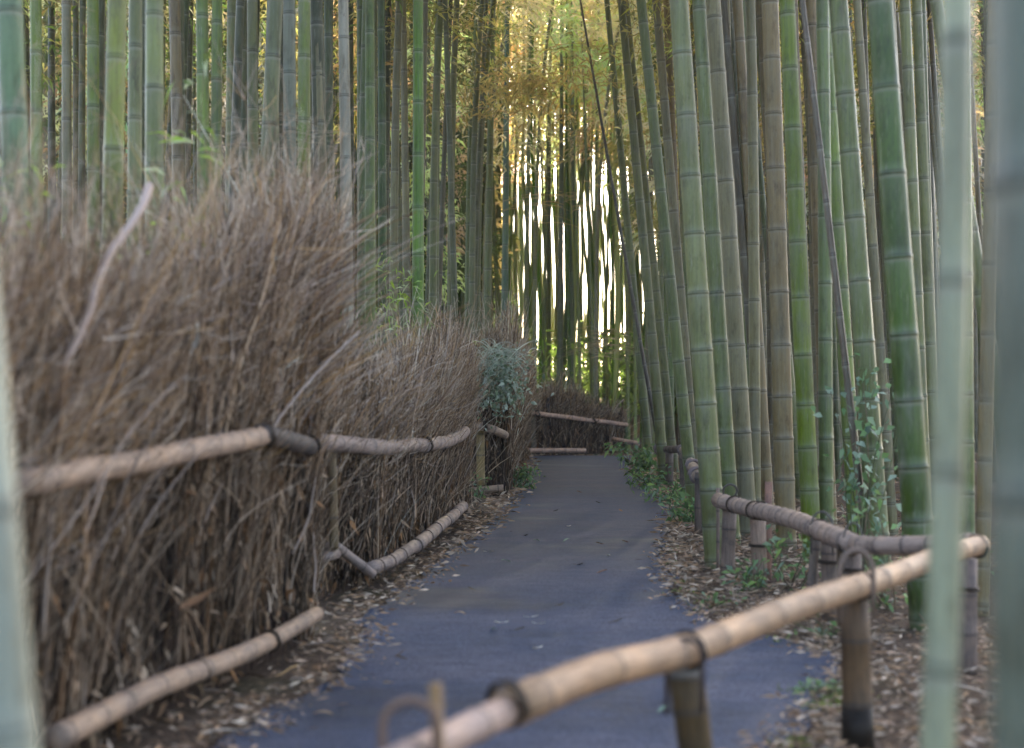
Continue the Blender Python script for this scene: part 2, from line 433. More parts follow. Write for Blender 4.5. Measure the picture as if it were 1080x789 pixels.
HAND = [
 # right grove, by the railings
 (716, 749, 10.8, .088, GG, 'stout grey green bamboo rooted in the litter at the near end of the bend railing', 1),
 (737, 768, 12.6, .075, TG, 'dusty green bamboo just right of the stout one at the railing end', 0),
 (752, 785, 13.2, .090, GY, 'broad grey bamboo directly above the first tall stake of the winding railing', 1),
 (739, 751, 16.0, .060, BG, 'thin vivid green bamboo peeping between two grey culms above the railing start', 0),
 (778, 808, 14.0, .062, BR, 'brown stained bamboo leaning left beside the broad grey one', 0),
 (766, 776, 17.0, .062, GY, 'slim grey bamboo behind the brown stained leaning culm', 1),
 (812, 827, 12.2, .090, BR, 'thick brownish grey bamboo left of the bright green one', 1),
 (830, 853, 11.2, .076, BG, 'bright grass green bamboo with pale rings behind the winding railing', 0),
 (855, 873, 14.5, .080, BR, 'dull brown bamboo right of the bright grass green one', 1),
 (868, 899, 12.2, .070, (.13, .18, .02), 'lime green bamboo touching a grey green culm above the double stake', 0),
 (884, 921, 10.4, .082, TG, 'pale bluish green bamboo with leafy vine climbing in front of it', 1),
 (904, 938, 13.5, .050, GY, 'slender silver bamboo with close rings right of the vine', 0),
 (928, 964, 7.9, .083, DG, 'thick dark glossy green bamboo with pale rings beside the corner of the railing', 1),
 (954, 974, 11.5, .052, GG, 'slim grey green bamboo just right of the thick dark green one', 0),
 (967, 986, 12.8, .056, GG, 'slim bamboo half hidden behind the blurred pale foreground culm', 1),
 (1016, 1019, 9.6, .056, (.10,.14,.03), 'mid green bamboo standing behind the railing corner post', 0),
 (1048, 1038, 8.4, .042, BR, 'thin brown bamboo between corner post and the blurred right edge culm', 0),
 (655, 700, 21, .080, GG, 'tall grey green bamboo beside the path where the right railing fades out', 1),
 (676, 728, 16.5, .075, TG, 'green grey bamboo leaning left over the path, first beyond the railing gap', 1),
 (692, 733, 19, .075, GY, 'pale grey bamboo leaning left behind the railing gap', 0),
 (703, 722, 24, .090, BR, 'brownish bamboo behind the leaning pair at the path edge', 1),
 (640, 686, 27, .085, TG, 'bluish bamboo leaning left at the far right edge of the path', 1),
 (660, 712, 25, .075, GG, 'slim bamboo leaning left beside the knobbly far railing', 0),
 (797, 842, 18, .070, GG, 'olive bamboo deep behind the bright grass green one', 1),
 # left grove, behind the brush fence
 (10, 28, 6.4, .066, (.10,.15,.06), 'blurred sea green bamboo at the left edge above the near brush fence', 0),
 (38, 40, 10.5, .050, BG, 'vivid green bamboo second from the left edge above the near brush fence', 0),
 (124, 113, 7.4, .058, YG, 'yellow green bamboo with blurred rings rising from the near brush fence', 1),
 (143, 140, 9.0, .050, GG, 'grey bamboo touching the yellow green one over the near brush fence', 0),
 (163, 163, 8.2, .060, (.16,.18,.05), 'olive green blurred bamboo above the middle of the near brush fence', 1),
 (70, 72, 11.5, .045, GY, 'thin grey bamboo by the brown sheathed shoot over the near brush fence', 0),
 (98, 100, 11.0, .055, BG, 'deep green bamboo just left of the yellow green one', 0),
 (184, 193, 12.0, .058, BR, 'brown green bamboo left of a pair of bright green ones', 1),
 (213, 217, 11.2, .058, (.11, .155, .015), 'bright green bamboo, left one of the close green pair', 0),
 (229, 226, 11.9, .055, (.11, .15, .02), 'bright green bamboo, right one of the close green pair', 0),
 (245, 241, 13.5, .060, GG, 'grey green bamboo right of the close green pair', 1),
 (266, 268, 12.6, .058, GG, 'upright grey green bamboo with dark rings above the near brush fence', 0),
 (289, 293, 14.2, .055, GY, 'dusty grey bamboo left of the thickest pale grey pole', 0),
 (305, 307, 11.6, .062, (.16, .17, .11), 'pale grey pole of bamboo left of the bright green one over the brush tips', 1),
 (321, 321, 11.0, .058, BG, 'bright green bamboo with faint rings above the right half of the near brush fence', 0),
 (333, 352, 12.6, .050, GY, 'grey bamboo leaning left next to the bright green one over the brush tips', 0),
 (362, 370, 12.0, .055, (.30, .27, .19), 'whitish grey bamboo with black rings at the tip of the near brush fence', 1),
 (390, 391, 13.4, .056, (.11, .15, .02), 'moss green bamboo standing just past the tip of the near brush fence', 0),
 (402, 404, 15.5, .055, DG, 'dark green bamboo right of the moss green one', 1),
 (441, 440, 14.2, .066, (.10, .19, .01), 'vivid green upright bamboo standing alone above the second brush fence', 0),
 (425, 431, 19, .060, GY, 'thin grey bamboo left of the lone vivid green one', 1),
 (462, 458, 20, .060, TG, 'bluish bamboo right of the lone vivid green one', 1),
 # middle distance
 (592, 589, 41, .100, (.11,.13,.06), 'dark stout bamboo trunk rising behind the far brush fence, left of the gap', 0),
 (604, 603, 43, .095, (.13,.16,.07), 'second dark stout trunk behind the far brush fence', 0),
 (581, 578, 45, .09, TG, 'bluish trunk left of the two dark stout ones behind the far fence', 0),
 (560, 552, 39, .085, TG, 'pale blue green trunk over the gap between the far fences', 0),
 (520, 512, 27, .085, TG, 'bluish trunk above the ivy covered fence corner', 1),
 (535, 530, 31, .09, (.08, .14, .08), 'dark green trunk above the grassy tuft on the fence corner', 1),
]
for h in HAND:
    px0, px1, D, r, col, lab, fol = h
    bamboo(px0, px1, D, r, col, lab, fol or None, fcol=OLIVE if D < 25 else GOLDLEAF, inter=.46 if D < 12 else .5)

# thin dead leaning culm across the grove
bamboo(612, 697, 23, .035, (.06, .045, .03), 'thin dark dead bamboo slanting from the top centre down to the right path edge', None, 9, py1=480)
bamboo(846, 905, 10.5, .030, (.11, .08, .05), 'thin brown dead bamboo slanting between the bright green culms', None, 8)
bamboo(985, 1062, 10.0, .055, GG, 'grey green bamboo slanting behind the blurred pale foreground culm', None, 9)
# blurred foreground culms
bamboo(1010, 985, 2.45, .031, (.29, .30, .18), 'pale green slender bamboo right in front of the camera crossing the corner of the railing', None, 6, inter=.42, wob=.012, py1=700)
bamboo(1106, 1112, 1.55, .075, (.11, .125, .085), 'very blurred grey green bamboo filling the right edge of the view', None, 6)
bamboo(-50, 2, 1.9, .040, (.30, .42, .36), 'pale blurred bamboo leaning in at the lower left edge', None, 2.6, py1=700) if False else None
def left_near():
    D = 1.95
    a = at(-32, 250, D); b = at(10, 789, D)
    k = (a.x - b.x) / (a.z - b.z); H = a.z - .02
    me, _ = culm_mesh(2.6, .046, (k, 0), (0, 0), 5, 20, .4)
    o = link('bamboo', me, None, (b.x - k * b.z, D, 0), (.33, .34, .25))
    tag(o, 'pale blurred bamboo leaning in at the lower left edge', 'bamboo')
left_near()

# copies deeper in the grove
TEMPL = []
for s in range(8):
    lean = random.Random(s).uniform(-.02, .02)
    me, cl = culm_mesh(14, .08, (lean, 0), (random.Random(s + 50).uniform(-.03, .03), random.Random(s + 90).uniform(-.03, .03)), s, 10, .5)
    TEMPL.append((me, cl))
placed = []
def grove(n, pxr, Dr, cols, folc, label, group, leanx=(-.02, .02), rs=None, far=False, pfol=.8, folz=(5.5, 7)):
    k = 0; tries = 0
    while k < n and tries < n * 60:
        tries += 1
        D = rs.uniform(*Dr); px = rs.uniform(*pxr); x = X(px, D)
        if lerp(LF, D) - .45 < x < lerp(RF, D) + .25 and D < 37.5: continue
        if any(abs(x - a) + abs(D - b) < .45 for a, b in placed): continue
        placed.append((x, D))
        i = rs.randrange(8); me, cl = TEMPL[i]
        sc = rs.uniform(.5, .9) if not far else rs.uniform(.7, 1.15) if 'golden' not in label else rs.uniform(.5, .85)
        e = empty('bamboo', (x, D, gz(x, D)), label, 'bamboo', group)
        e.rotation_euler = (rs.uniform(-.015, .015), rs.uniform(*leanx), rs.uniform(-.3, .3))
        cfac = rs.uniform(.38, .8) if 'golden' not in label else rs.uniform(1.3, 2.0); col = rs.choice(cols)  # filler culms darkened for grove shade, golden group brightened as if lit
        c = link('culm', me, e, None, tuple(v * cfac for v in col)); c.scale = (sc, sc, 1)
        if rs.random() < pfol:
            fz = rs.uniform(*folz); q = cl(fz)
            f = link('foliage', (FOLFAR if D > 26 else FOL)[i % 3], e, (q[0] * sc, q[1] * sc, q[2]), tuple(v * rs.uniform(.75, 1.25) for v in rs.choice(folc)))
            f.rotation_euler = (0, 0, rs.uniform(0, 6.3))
        k += 1
rs = random.Random(5)
grove(66, (-60, 520), (10, 26), [GG, GG, TG, GY, (.115, .15, .025)], [OLIVE, GREENLEAF], 'slim upright bamboo in the crowded middle of the grove behind the left brush fences', 'bamboo in the middle of the left grove', rs=rs)
grove(36, (-60, 520), (26, 46), [GG, TG, DG], [OLIVE, GREENLEAF, GOLDLEAF], 'far thin bamboo at the dim back of the grove left of the path', 'bamboo at the back of the left grove', rs=rs, far=True, folz=(3.5, 7))
grove(56, (700, 1130), (13, 26), [GG, GY, BR, TG], [OLIVE, GREENLEAF], 'slim left leaning bamboo in the crowded middle of the grove behind the right railings', 'bamboo in the middle of the right grove', leanx=(-.075, -.02), rs=rs)
grove(34, (670, 1130), (26, 44), [GG, TG, GY], [OLIVE, GOLDLEAF], 'far thin bamboo at the back of the grove right of the path', 'bamboo at the back of the right grove', leanx=(-.06, .0), rs=rs, far=True, folz=(4, 7))
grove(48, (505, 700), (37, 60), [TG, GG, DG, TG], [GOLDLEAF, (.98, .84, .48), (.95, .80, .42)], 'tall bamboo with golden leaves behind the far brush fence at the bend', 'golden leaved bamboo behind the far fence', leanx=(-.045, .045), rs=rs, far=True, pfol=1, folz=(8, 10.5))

# culms added at the path sides, crowns closing over it to block the sun
ARCH = [culm_mesh(16, .075, (0, 0), (b, .0), 300 + i, 10, .5, bexp=4) for i, b in enumerate((.16, .22, .28))]
for sd, words in ((1, 'left'), (-1, 'right')):
    for i in range(13):
        D = 11.5 + i * 2.05 + rs.uniform(-.4, .4)
        x = lerp(LF, D) - .6 - rs.uniform(0, .5) if sd == 1 else lerp(RF, D) + .45 + rs.uniform(0, .5)
        me, cl = ARCH[(i + (sd == 1)) % 3]
        e = empty('bamboo', (x, D, gz(x, D)), 'slim bamboo added at the %s side of the path, crown arching over to shade it' % words, 'bamboo', 'bamboo added to shade the path from the %s' % words)
        e.rotation_euler = (0, 0, rs.uniform(-.25, .25) + (0 if sd == 1 else math.pi))
        c_ = link('culm', me, e, None, tuple(v * rs.uniform(.8, 1.15) for v in rs.choice([GG, TG, GY]))); c_.scale = (.8, .8, 1)
        for zf in ((8.5, 12.0, 10.2) if D < 26 else (10.5,) if D > 31 else (10.5, 12.5)):
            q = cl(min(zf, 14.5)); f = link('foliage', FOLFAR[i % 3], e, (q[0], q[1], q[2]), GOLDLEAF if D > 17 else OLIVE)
            f.rotation_euler = (0, .35, rs.uniform(0, 6)); f.scale = (1.25, 1.25, .62)

# far mass of grove: one object
def far_mass():
    acc = Acc(); r_ = np.random.default_rng(3)
    P = []; rd = []; tone = []
    N = 1650
    for i in range(N):
        D = r_.uniform(39, 78)
        px = r_.uniform(-120, 530) if r_.random() < .55 else (r_.uniform(700, 1200) if r_.random() < .84 else r_.uniform(530, 700))
        x = X(px, D); l = r_.normal(0, .02) * (1.4 if 530 < px < 700 else 1); z0 = gz(x, D) - .2
        zs = np.linspace(0, 26, 7)
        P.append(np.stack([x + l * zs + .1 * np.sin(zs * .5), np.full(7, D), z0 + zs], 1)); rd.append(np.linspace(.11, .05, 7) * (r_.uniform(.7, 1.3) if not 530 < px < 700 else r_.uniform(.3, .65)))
        tone.append(np.array([TG, GG, DG][i % 3]) * (.9 if not 530 < px < 700 else 2.2))  # trunks in the gap coloured paler, as if lit through haze
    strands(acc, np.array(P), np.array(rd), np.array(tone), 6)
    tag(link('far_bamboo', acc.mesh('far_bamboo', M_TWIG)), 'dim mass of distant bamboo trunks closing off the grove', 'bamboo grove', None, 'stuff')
    acc = Acc(); n = 170000
    D = r_.uniform(42, 56, n); px = r_.uniform(-160, 1240, n); z = r_.gamma(2.2, 3.0, n)
    z = np.where(r_.random(n) < .5, r_.uniform(0, 15, n), z)
    z = np.where(r_.random(n) < .3, r_.uniform(0, 3.5, n), r_.random(n) * 15.5)
    cen = (px > 525) & (px < 705)
    keep = (~cen) | ((z > 11.5) & (z < 19) & (r_.random(n) < .26)) | ((z < 2.2) & (r_.random(n) < .3))
    D, px, z = D[keep], px[keep], z[keep]; n = len(D)
    # gather in clumps
    base = np.stack([(px - 540) / 1500 * D, D, z + 1.2], 1) + r_.normal(0, .3, (n, 3))
    low = z < 3.6
    tone = np.where(low[:, None], palette([(.20, .32, .06), (.3, .44, .10), (.12, .17, .05)], n), palette([(.85, .66, .32), (.65, .52, .20), (.4, .38, .12)], n))  # upper leaves take the golden canopy glow into their tone
    leaves(acc, base, r_.normal(0, 1, (n, 3)) + [0, 0, -.3], r_.uniform(.3, .6, n), .14, tone)
    tag(link('far_foliage', acc.mesh('far_foliage', M_LEAF, smooth_=False), None, None, (1, 1, 1)), 'hazy mass of leaves at the far back of the grove', 'foliage', None, 'stuff')
far_mass()

# ------------------------------------------------------------------ brush fences
BROWN = [(.13, .078, .038), (.19, .122, .066), (.06, .034, .018), (.28, .19, .115), (.14, .086, .05), (.34, .25, .165), (.20, .10, .035)]
WISP = [(.44, .32, .21), (.52, .41, .30), (.28, .18, .10), (.62, .52, .41), (.46, .28, .12), (.40, .31, .25)]

class Line:
    def __init__(s, pts):
        s.p = np.array(pts, float); d = np.diff(s.p, axis=0); s.l = np.linalg.norm(d, axis=1); s.c = np.concatenate([[0], np.cumsum(s.l)]); s.L = s.c[-1]
    def pos(s, u):
        return np.stack([np.interp(u, s.c, s.p[:, 0]), np.interp(u, s.c, s.p[:, 1])], -1)
    def dirn(s, u):
        a = s.pos(np.clip(u - .05, 0, s.L)); b = s.pos(np.clip(u + .05, 0, s.L)); d = b - a
        return d / (np.linalg.norm(d, axis=-1, keepdims=True) + 1e-9)

def brush_fence(line, top, n, label, rails_top, rails_bot, posts, seed, flare=1.0, twr=.0032, group=None, thick=.1, sway0=0.0, lowz=0.02, ztop_rail=1.0, wisps=.35, side=1, rcol=(.36, .26, .185)):
    r_ = np.random.default_rng(seed)
    ln = Line(line)
    base = Vector((*ln.pos(np.array([0.0]))[0], 0))
    e = empty('brush_fence', base, label, 'fence', group)
    off = (base.x, base.y, 0)
    ct = lambda u: np.interp(u, np.linspace(0, ln.L, len(top)), top)
    # packed core
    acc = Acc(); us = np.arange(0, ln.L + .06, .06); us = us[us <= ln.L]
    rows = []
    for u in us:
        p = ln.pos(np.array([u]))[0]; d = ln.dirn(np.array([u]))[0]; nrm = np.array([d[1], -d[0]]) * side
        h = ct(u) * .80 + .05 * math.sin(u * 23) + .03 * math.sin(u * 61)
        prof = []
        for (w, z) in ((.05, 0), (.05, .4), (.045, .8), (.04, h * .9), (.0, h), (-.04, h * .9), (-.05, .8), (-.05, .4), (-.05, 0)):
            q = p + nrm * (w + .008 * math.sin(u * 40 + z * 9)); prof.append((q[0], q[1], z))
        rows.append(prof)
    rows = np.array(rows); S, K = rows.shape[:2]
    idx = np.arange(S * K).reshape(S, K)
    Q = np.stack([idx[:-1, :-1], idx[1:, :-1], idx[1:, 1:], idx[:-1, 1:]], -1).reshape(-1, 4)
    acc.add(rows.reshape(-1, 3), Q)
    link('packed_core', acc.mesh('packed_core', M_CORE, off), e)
    # twigs
    acc = Acc(); S = 6
    nclump = max(4, int(ln.L / .13)); nb_ = max(6, int(ln.L / .17)); bu = np.sort(r_.uniform(0, ln.L, nb_)); bh = np.clip(r_.normal(0, .095, nb_), -.2, .16); bl = r_.normal(0, .13, nb_); bl -= bl.mean(); ca, cb, ch, cc_ = r_.normal(0, 1, (4, nclump + 2)); cc_ = np.clip(cc_, -1.6, 2)
    def batch(n, z0, length, lean, curl, rad, pal, w, tone_j=.32, wobb=.03, sw=1.0, store=None):
        sway = sway0 * sw
        u = r_.uniform(0, ln.L, n); hi = r_.integers(0, nb_, n); q_ = r_.random(n) < .6
        u = np.where(q_, np.clip(bu[hi] + r_.normal(0, .04, n), 0, ln.L), u); p = ln.pos(u); d = ln.dirn(u); nrm = np.stack([d[:, 1], -d[:, 0]], 1) * side
        near_ = np.argmin(np.abs(u[:, None] - bu[None]), 1)
        zt = ct(u) * (1 + bh[near_]); z = z0(n, zt); L = length(n, zt, z)
        front = np.where(r_.random(n) < .72, 1, -1); ww = front * np.minimum(.035 + np.abs(r_.normal(0, w, n)), .13)
        ci = (u / ln.L * nclump).astype(int) + r_.integers(0, 2, n); lift = ch[ci] if z is not None else 0
        L = L * (1 + lift * .22 * (z / zt > .3))
        ax = r_.normal(0, lean, n) + sway * (z > .5) + bl[near_] * (z / zt) ** 1.5 * 1.2; bx = r_.normal(0, lean, n) * .6 + .04 * front
        cu = r_.normal(0, curl, n) + sway * .5 + cb[ci] * curl * .3; cn = r_.normal(0, curl, n) * .7
        t = np.linspace(0, 1, S)[None, :]
        al = ax[:, None] * t + cu[:, None] * t * t; nn = bx[:, None] * t + cn[:, None] * t * t
        wv = np.cumsum(r_.normal(0, wobb, (n, S)), 1) * L[:, None]
        up = np.sqrt(np.clip(1 - (ax + cu) ** 2 * .5, .25, 1))
        P = np.empty((n, S, 3))
        P[..., :2] = p[:, None, :] + nrm[:, None, :] * ww[:, None, None] + d[:, None, :] * (al * L[:, None] + wv)[..., None] + nrm[:, None, :] * (nn * L[:, None])[..., None]
        P[..., 2] = z[:, None] + t * (L * up)[:, None]
        if store is not None: store.append(P)
        rr = rad * np.clip(r_.lognormal(-.1, .45, (n, 1)), .4, 1.6) * np.linspace(1, .35, S)[None]
        strands(acc, P, rr, np.clip(palette(pal, n, tone_j) * (1 + .36 * cc_[near_ % len(cc_)])[:, None], .004, .9))
    nl = int(n * .55)
    # low, packed, upright; browns darkened for the shade deep in the brush
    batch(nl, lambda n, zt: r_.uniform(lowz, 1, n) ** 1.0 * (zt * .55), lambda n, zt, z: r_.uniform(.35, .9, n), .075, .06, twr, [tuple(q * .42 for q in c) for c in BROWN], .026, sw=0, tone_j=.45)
    batch(int(n * .12), lambda n, zt: r_.uniform(.02, .6, n) * zt, lambda n, zt, z: r_.uniform(.25, .7, n), .22, .4, twr * .8, WISP[:3] + BROWN[3:6], .045, wobb=.06, sw=0)
    batch(int(n * .012), lambda n, zt: r_.uniform(.1, .8, n) * zt, lambda n, zt, z: r_.uniform(.3, .7, n), .35, .2, twr * 2.0, [(.3, .24, .19), (.36, .29, .24), (.26, .17, .1)], .045)
    # upper brush: stiff stems gathered in bundles, each forking twice
    keep = []
    batch(int(n * .34), lambda n, zt: zt * r_.uniform(.34, .75, n), lambda n, zt, z: (zt - z) * r_.uniform(.6, 1.1, n), .10 * flare, .08 * flare, twr * 1.05, BROWN[:6] + WISP[:3], .035, wobb=.05, store=keep)
    batch(int(n * .13), lambda n, zt: zt * r_.uniform(.6, .88, n), lambda n, zt, z: (zt - z) * r_.uniform(.8, 1.75, n), .18 * flare, .16 * flare, twr * .7, WISP, .05, wobb=.05, store=keep)
    def forks(par, m, lo, hi, rad, pal):
        k = r_.integers(0, len(par), m); q = r_.integers(1, par.shape[1] - 1, m)
        b0 = par[k, q]; t0 = par[k, q + 1] - par[k, q]; t0 /= np.linalg.norm(t0, axis=1, keepdims=True) + 1e-9
        sdir = r_.normal(0, 1, (m, 3)); sdir -= t0 * (sdir * t0).sum(1, keepdims=True); sdir /= np.linalg.norm(sdir, axis=1, keepdims=True)
        ang = r_.uniform(.35, 1.25, m)[:, None]; dd = t0 * np.cos(ang) + sdir * np.sin(ang)
        L = r_.uniform(lo, hi, m)[:, None, None]; t = np.linspace(0, 1, 4)[None, :, None]
        P = b0[:, None] + dd[:, None] * t * L + t0[:, None] * (t * t) * L * .3 + np.cumsum(r_.normal(0, .05, (m, 4, 3)), 1) * L * (t > 0)
        strands(acc, P, rad * r_.uniform(.6, 1.4, (m, 1)) * np.linspace(1, .5, 4)[None], palette(pal, m, .3))
        return P
    par = np.concatenate(keep)
    ch1 = forks(par, int(n * .85), .08, .24, twr * .6, BROWN[1:4] + WISP)
    forks(ch1, int(n * .8), .04, .13, twr * .45, WISP)
    # short dead leaves and flakes caught in the twigs
    m = int(n * .09); u = r_.uniform(0, ln.L, m); p = ln.pos(u); d = ln.dirn(u); nrm = np.stack([d[:, 1], -d[:, 0]], 1) * side
    zz = r_.uniform(.05, 1, m) * ct(u) * .92
    b = np.concatenate([p + nrm * (.07 + .04 * r_.random(m))[:, None], zz[:, None]], 1)
    leaves(acc, b, r_.normal(0, .5, (m, 3)) + [0, 0, -.8], r_.uniform(.03, .09, m) * (1 + ln.p[0, 1] / 30), .16, palette([(.26, .17, .10), (.32, .23, .15), (.24, .12, .05), (.15, .09, .05)], m, .2))
    link('brushwood', acc.mesh('brushwood', M_TWIG, off), e)
    for pts, rad in rails_top: cane(e, off, pts, rad, 'top_rail', rcol, seed)
    for pts, rad in rails_bot: cane(e, off, pts, rad, 'bottom_rail', tuple(c * .9 for c in rcol), seed + 3)
    for (a, b_, rad, col) in posts: cane(e, off, [a, b_], rad, 'post', col, seed + 5, node=.3)
    return e

def cane(parent, off, pts, rad, name, col, seed=0, node=.27, jit=.003):
    """a cut bamboo pole along a polyline with swollen dark rings"""
    rs = random.Random(seed + int(abs(pts[0][0]) * 100))
    P = [Vector(p) for p in pts]; L = [0]
    for i in range(1, len(P)): L.append(L[-1] + (P[i] - P[i - 1]).length)
    def pos(s):
        for i in range(1, len(P)):
            if s <= L[i] or i == len(P) - 1:
                return P[i - 1].lerp(P[i], (s - L[i - 1]) / max(1e-6, L[i] - L[i - 1]))
    ss = []; s = rs.uniform(.05, node)
    out = [(0, 1.0, 0)]
    while s < L[-1] - .04:
        out += [(s - .016, .99, 0), (s - .005, 1.055, .3), (s + .001, 1.02, 1.0), (s + .006, 1.045, .4), (s + .016, .985, 0)]
        s2 = s + node * rs.uniform(.75, 1.2)
        out.append(((s + s2) / 2, rs.uniform(.965, .985), 0)); s = s2
    out = [o for o in out if o[0] <= L[-1]] + [(L[-1], .97, 0)]
    wob = rs.uniform(0, 6)
    V = []
    for o in out:
        p = pos(o[0]); V.append((p.x + jit * math.sin(o[0] * 3 + wob), p.y, p.z + jit * math.sin(o[0] * 4.1 + wob)))
    acc = Acc(); tube(acc, V, [rad * o[1] for o in out], 14, [(o[2], 0, 0) for o in out])
    me = acc.mesh(name, M_CANE, off); g = np.zeros((len(me.vertices), 3), dtype=np.float32)
    a_ = np.arange(14) * 2 * np.pi / 14; n_ = len(out) * 14
    g[:n_, 0] = np.tile(np.cos(a_), len(out)); g[:n_, 1] = np.tile(np.sin(a_), len(out)); g[:n_, 2] = np.repeat([o[0] for o in out], 14)
    at_ = me.attributes.new('grain', 'FLOAT_VECTOR', 'POINT'); at_.data.foreach_set('vector', g.ravel())
    return link(name, me, parent, None, col)

def loop(parent, off, c, axis, r, thick=.006, name='tie', col=(.035, .022, .013), turns=2, tall=1.0, droop=0):
    """vine tie wound round a pole"""
    c = Vector(c); ax = Vector(axis).normalized(); up = Vector((0, 0, 1)); s = ax.cross(up).normalized(); u = s.cross(ax).normalized()
    pts = []; n = 22 * turns
    for i in range(n + 1):
        a = i * 2 * math.pi / 22
        pts.append(c + ax * (i / n - .5) * thick * 2.1 * turns + s * math.cos(a) * r + u * math.sin(a) * r * tall + Vector((0, 0, droop)))
    acc = Acc(); tube(acc, pts, thick, 6, col)
    return link(name, acc.mesh(name, M_TIE, off), parent)

def rp(px, py, z): return gp(px, py, z)          # a rail point at height z

def onf(line, px, py, o=.18):
    """the point seen at a pixel on the upright plane o metres in front of a fence line"""
    best = min(np.arange(line[0][1] - 1.5, line[-1][1] + .3, .01), key=lambda D: abs(float(at(px, py, D).x) - o - float(np.interp(D, [a[1] for a in line], [a[0] for a in line], left=line[0][0] + (D - line[0][1]) * .15))))
    return at(px, py, float(best))
# near fence
L1 = [(-1.95, 2.6), (-1.74, 3.9), (-1.11, 7.55)]
f1 = brush_fence(L1, [1.45, 1.48, 1.52, 1.58, 1.70, 1.82, 2.0, 2.22], 16000,
    'near brushwood fence with tall feathery tips and pale poles at the left of the path',
    [([onf(L1, *q) for q in ((10, 513), (80, 497), (150, 487), (225, 470), (278, 459))], .046)],
    [([onf(L1, *q) for q in ((58, 779), (100, 757), (160, 727), (230, 700), (282, 677))], .044), ([onf(L1, 283, 677), onf(L1, 334, 648)], .040)],
    [], 1, flare=1.2, twr=.0036, sway0=.0)
o1 = (-1.95, 2.6, 0)
cane(f1, o1, [onf(L1, 274, 458), onf(L1, 300, 463), onf(L1, 330, 471)], .046, 'top_rail', (.09, .075, .065), 8)
# feathery end of the near fence leaning out over the second one
def plume():
    r_ = np.random.default_rng(55); n = 560; t = np.linspace(0, 1, 7)
    u = r_.uniform(0, 1, n); bx = -1.22 + .14 * u + r_.normal(0, .05, n); by = 6.9 + .7 * u; z0 = r_.uniform(1.0, 1.75, n)
    L = r_.uniform(.35, .75, n); k = r_.normal(.28, .25, n); c = r_.normal(.12, .2, n)
    sid = np.cumsum(r_.normal(0, .022, (n, 7)), 1)
    P = np.stack([bx[:, None] + (k[:, None] * t + c[:, None] * t * t) * L[:, None] + sid, by[:, None] + r_.normal(0, .2, n)[:, None] * t * L[:, None], z0[:, None] + (t - .25 * t * t) * L[:, None]], -1)
    acc = Acc(); strands(acc, P, np.linspace(.0034, .0014, 7)[None] * r_.uniform(.6, 1.5, (n, 1)), palette(WISP + BROWN[3:], n, .25))
    link('feathery_tips', acc.mesh('feathery_tips', M_TWIG, o1), f1)
plume()
for (px, py, r_, th, tn) in [(278, 459, .05, .008, 2), (328, 470, .049, .007, 2), (285, 676, .047, .006, 2), (210, 708, .047, .003, 1)]:
    loop(f1, o1, onf(L1, px, py), (1, 4, 0), r_, th, turns=tn)
# second fence
L2 = [(-1.38, 8.5), (-1.02, 10.0), (-.56, 16.0)]
f2 = brush_fence(L2, [1.55, 1.40, 1.42, 1.50, 1.60, 1.66, 1.72], 14000,
    'second brushwood fence with smooth grey pole rail and collapsed bottom pole beside the path bend',
    [([onf(L2, *q) for q in ((328, 467), (345, 466), (395, 472), (450, 469))], .056),
     ([onf(L2, *q) for q in ((446, 470), (470, 466), (482, 462), (490, 455))], .060)],
    [([onf(L2, *q, .22) for q in ((388, 601), (412, 592), (440, 574))], .045), ([onf(L2, *q, .22) for q in ((437, 577), (465, 554), (489, 534))], .052), ([at(334, 580, 9.0), at(354, 575, 9.0)], .03), ([at(351, 574, 8.98), at(393, 606, 9.3)], .03), ([at(336, 590, 8.9), at(356, 584, 9.0)], .032)],
    [(at(350, 474, 8.95), at(352, 580, 8.95), .03, (.14, .10, .05))], 2, flare=.9, twr=.0042, sway0=.03, rcol=(.30, .235, .20))
o2 = (-1.38, 8.5, 0)
loop(f2, o2, onf(L2, 448, 469), (.3, 2, 0), .063, .010, turns=2)
loop(f2, o2, onf(L2, 438, 576, .22), (.3, 2, 0), .055, .008, turns=2)
for px, py in [(398, 598), (410, 593), (422, 586), (450, 566), (460, 558), (470, 550), (480, 542)]:
    loop(f2, o2, onf(L2, px, py, .22), (.3, 2, 0), .054, .004, turns=1, col=(.09, .07, .06))
# fence corner piece crossing
f3 = brush_fence([(-.74, 18.95), (-.12, 19.15), (0.0, 22.5)], [1.95, 2.0, 2.0, 1.95, 1.9], 5200,
    'short brushwood fence corner with a square tan post, overgrown with ivy',
    [([at(486, 452, 18.6), at(512, 449, 18.6)], .058), ([at(510, 450, 18.6), at(524, 454, 18.7), at(533, 459, 19)], .055), ([at(536, 448, 22), at(545, 444, 25)], .05)],
    [([at(485, 519, 18.7), at(531, 515, 18.7)], .05)],
    [(at(507, 452, 18.75), at(507, 512, 18.75), .058, (.26, .19, .08)), (at(509, 372, 19.1), at(510, 450, 19.1), .045, (.13, .085, .06))], 3, flare=.8, twr=.006, wisps=.5)
loop(f3, (-.74, 18.95, 0), at(511, 449, 18.6), (1, .2, 0), .065, .01, turns=2)
f4 = brush_fence([(0.0, 22.5), (.2, 30), (.28, 32.6)], [1.85, 1.9, 2.0, 2.1, 1.7], 4200,
    'sunlit golden brown brushwood fence running back to the bend of the path', [], [], [], 4, flare=1.1, twr=.007, sway0=.12)
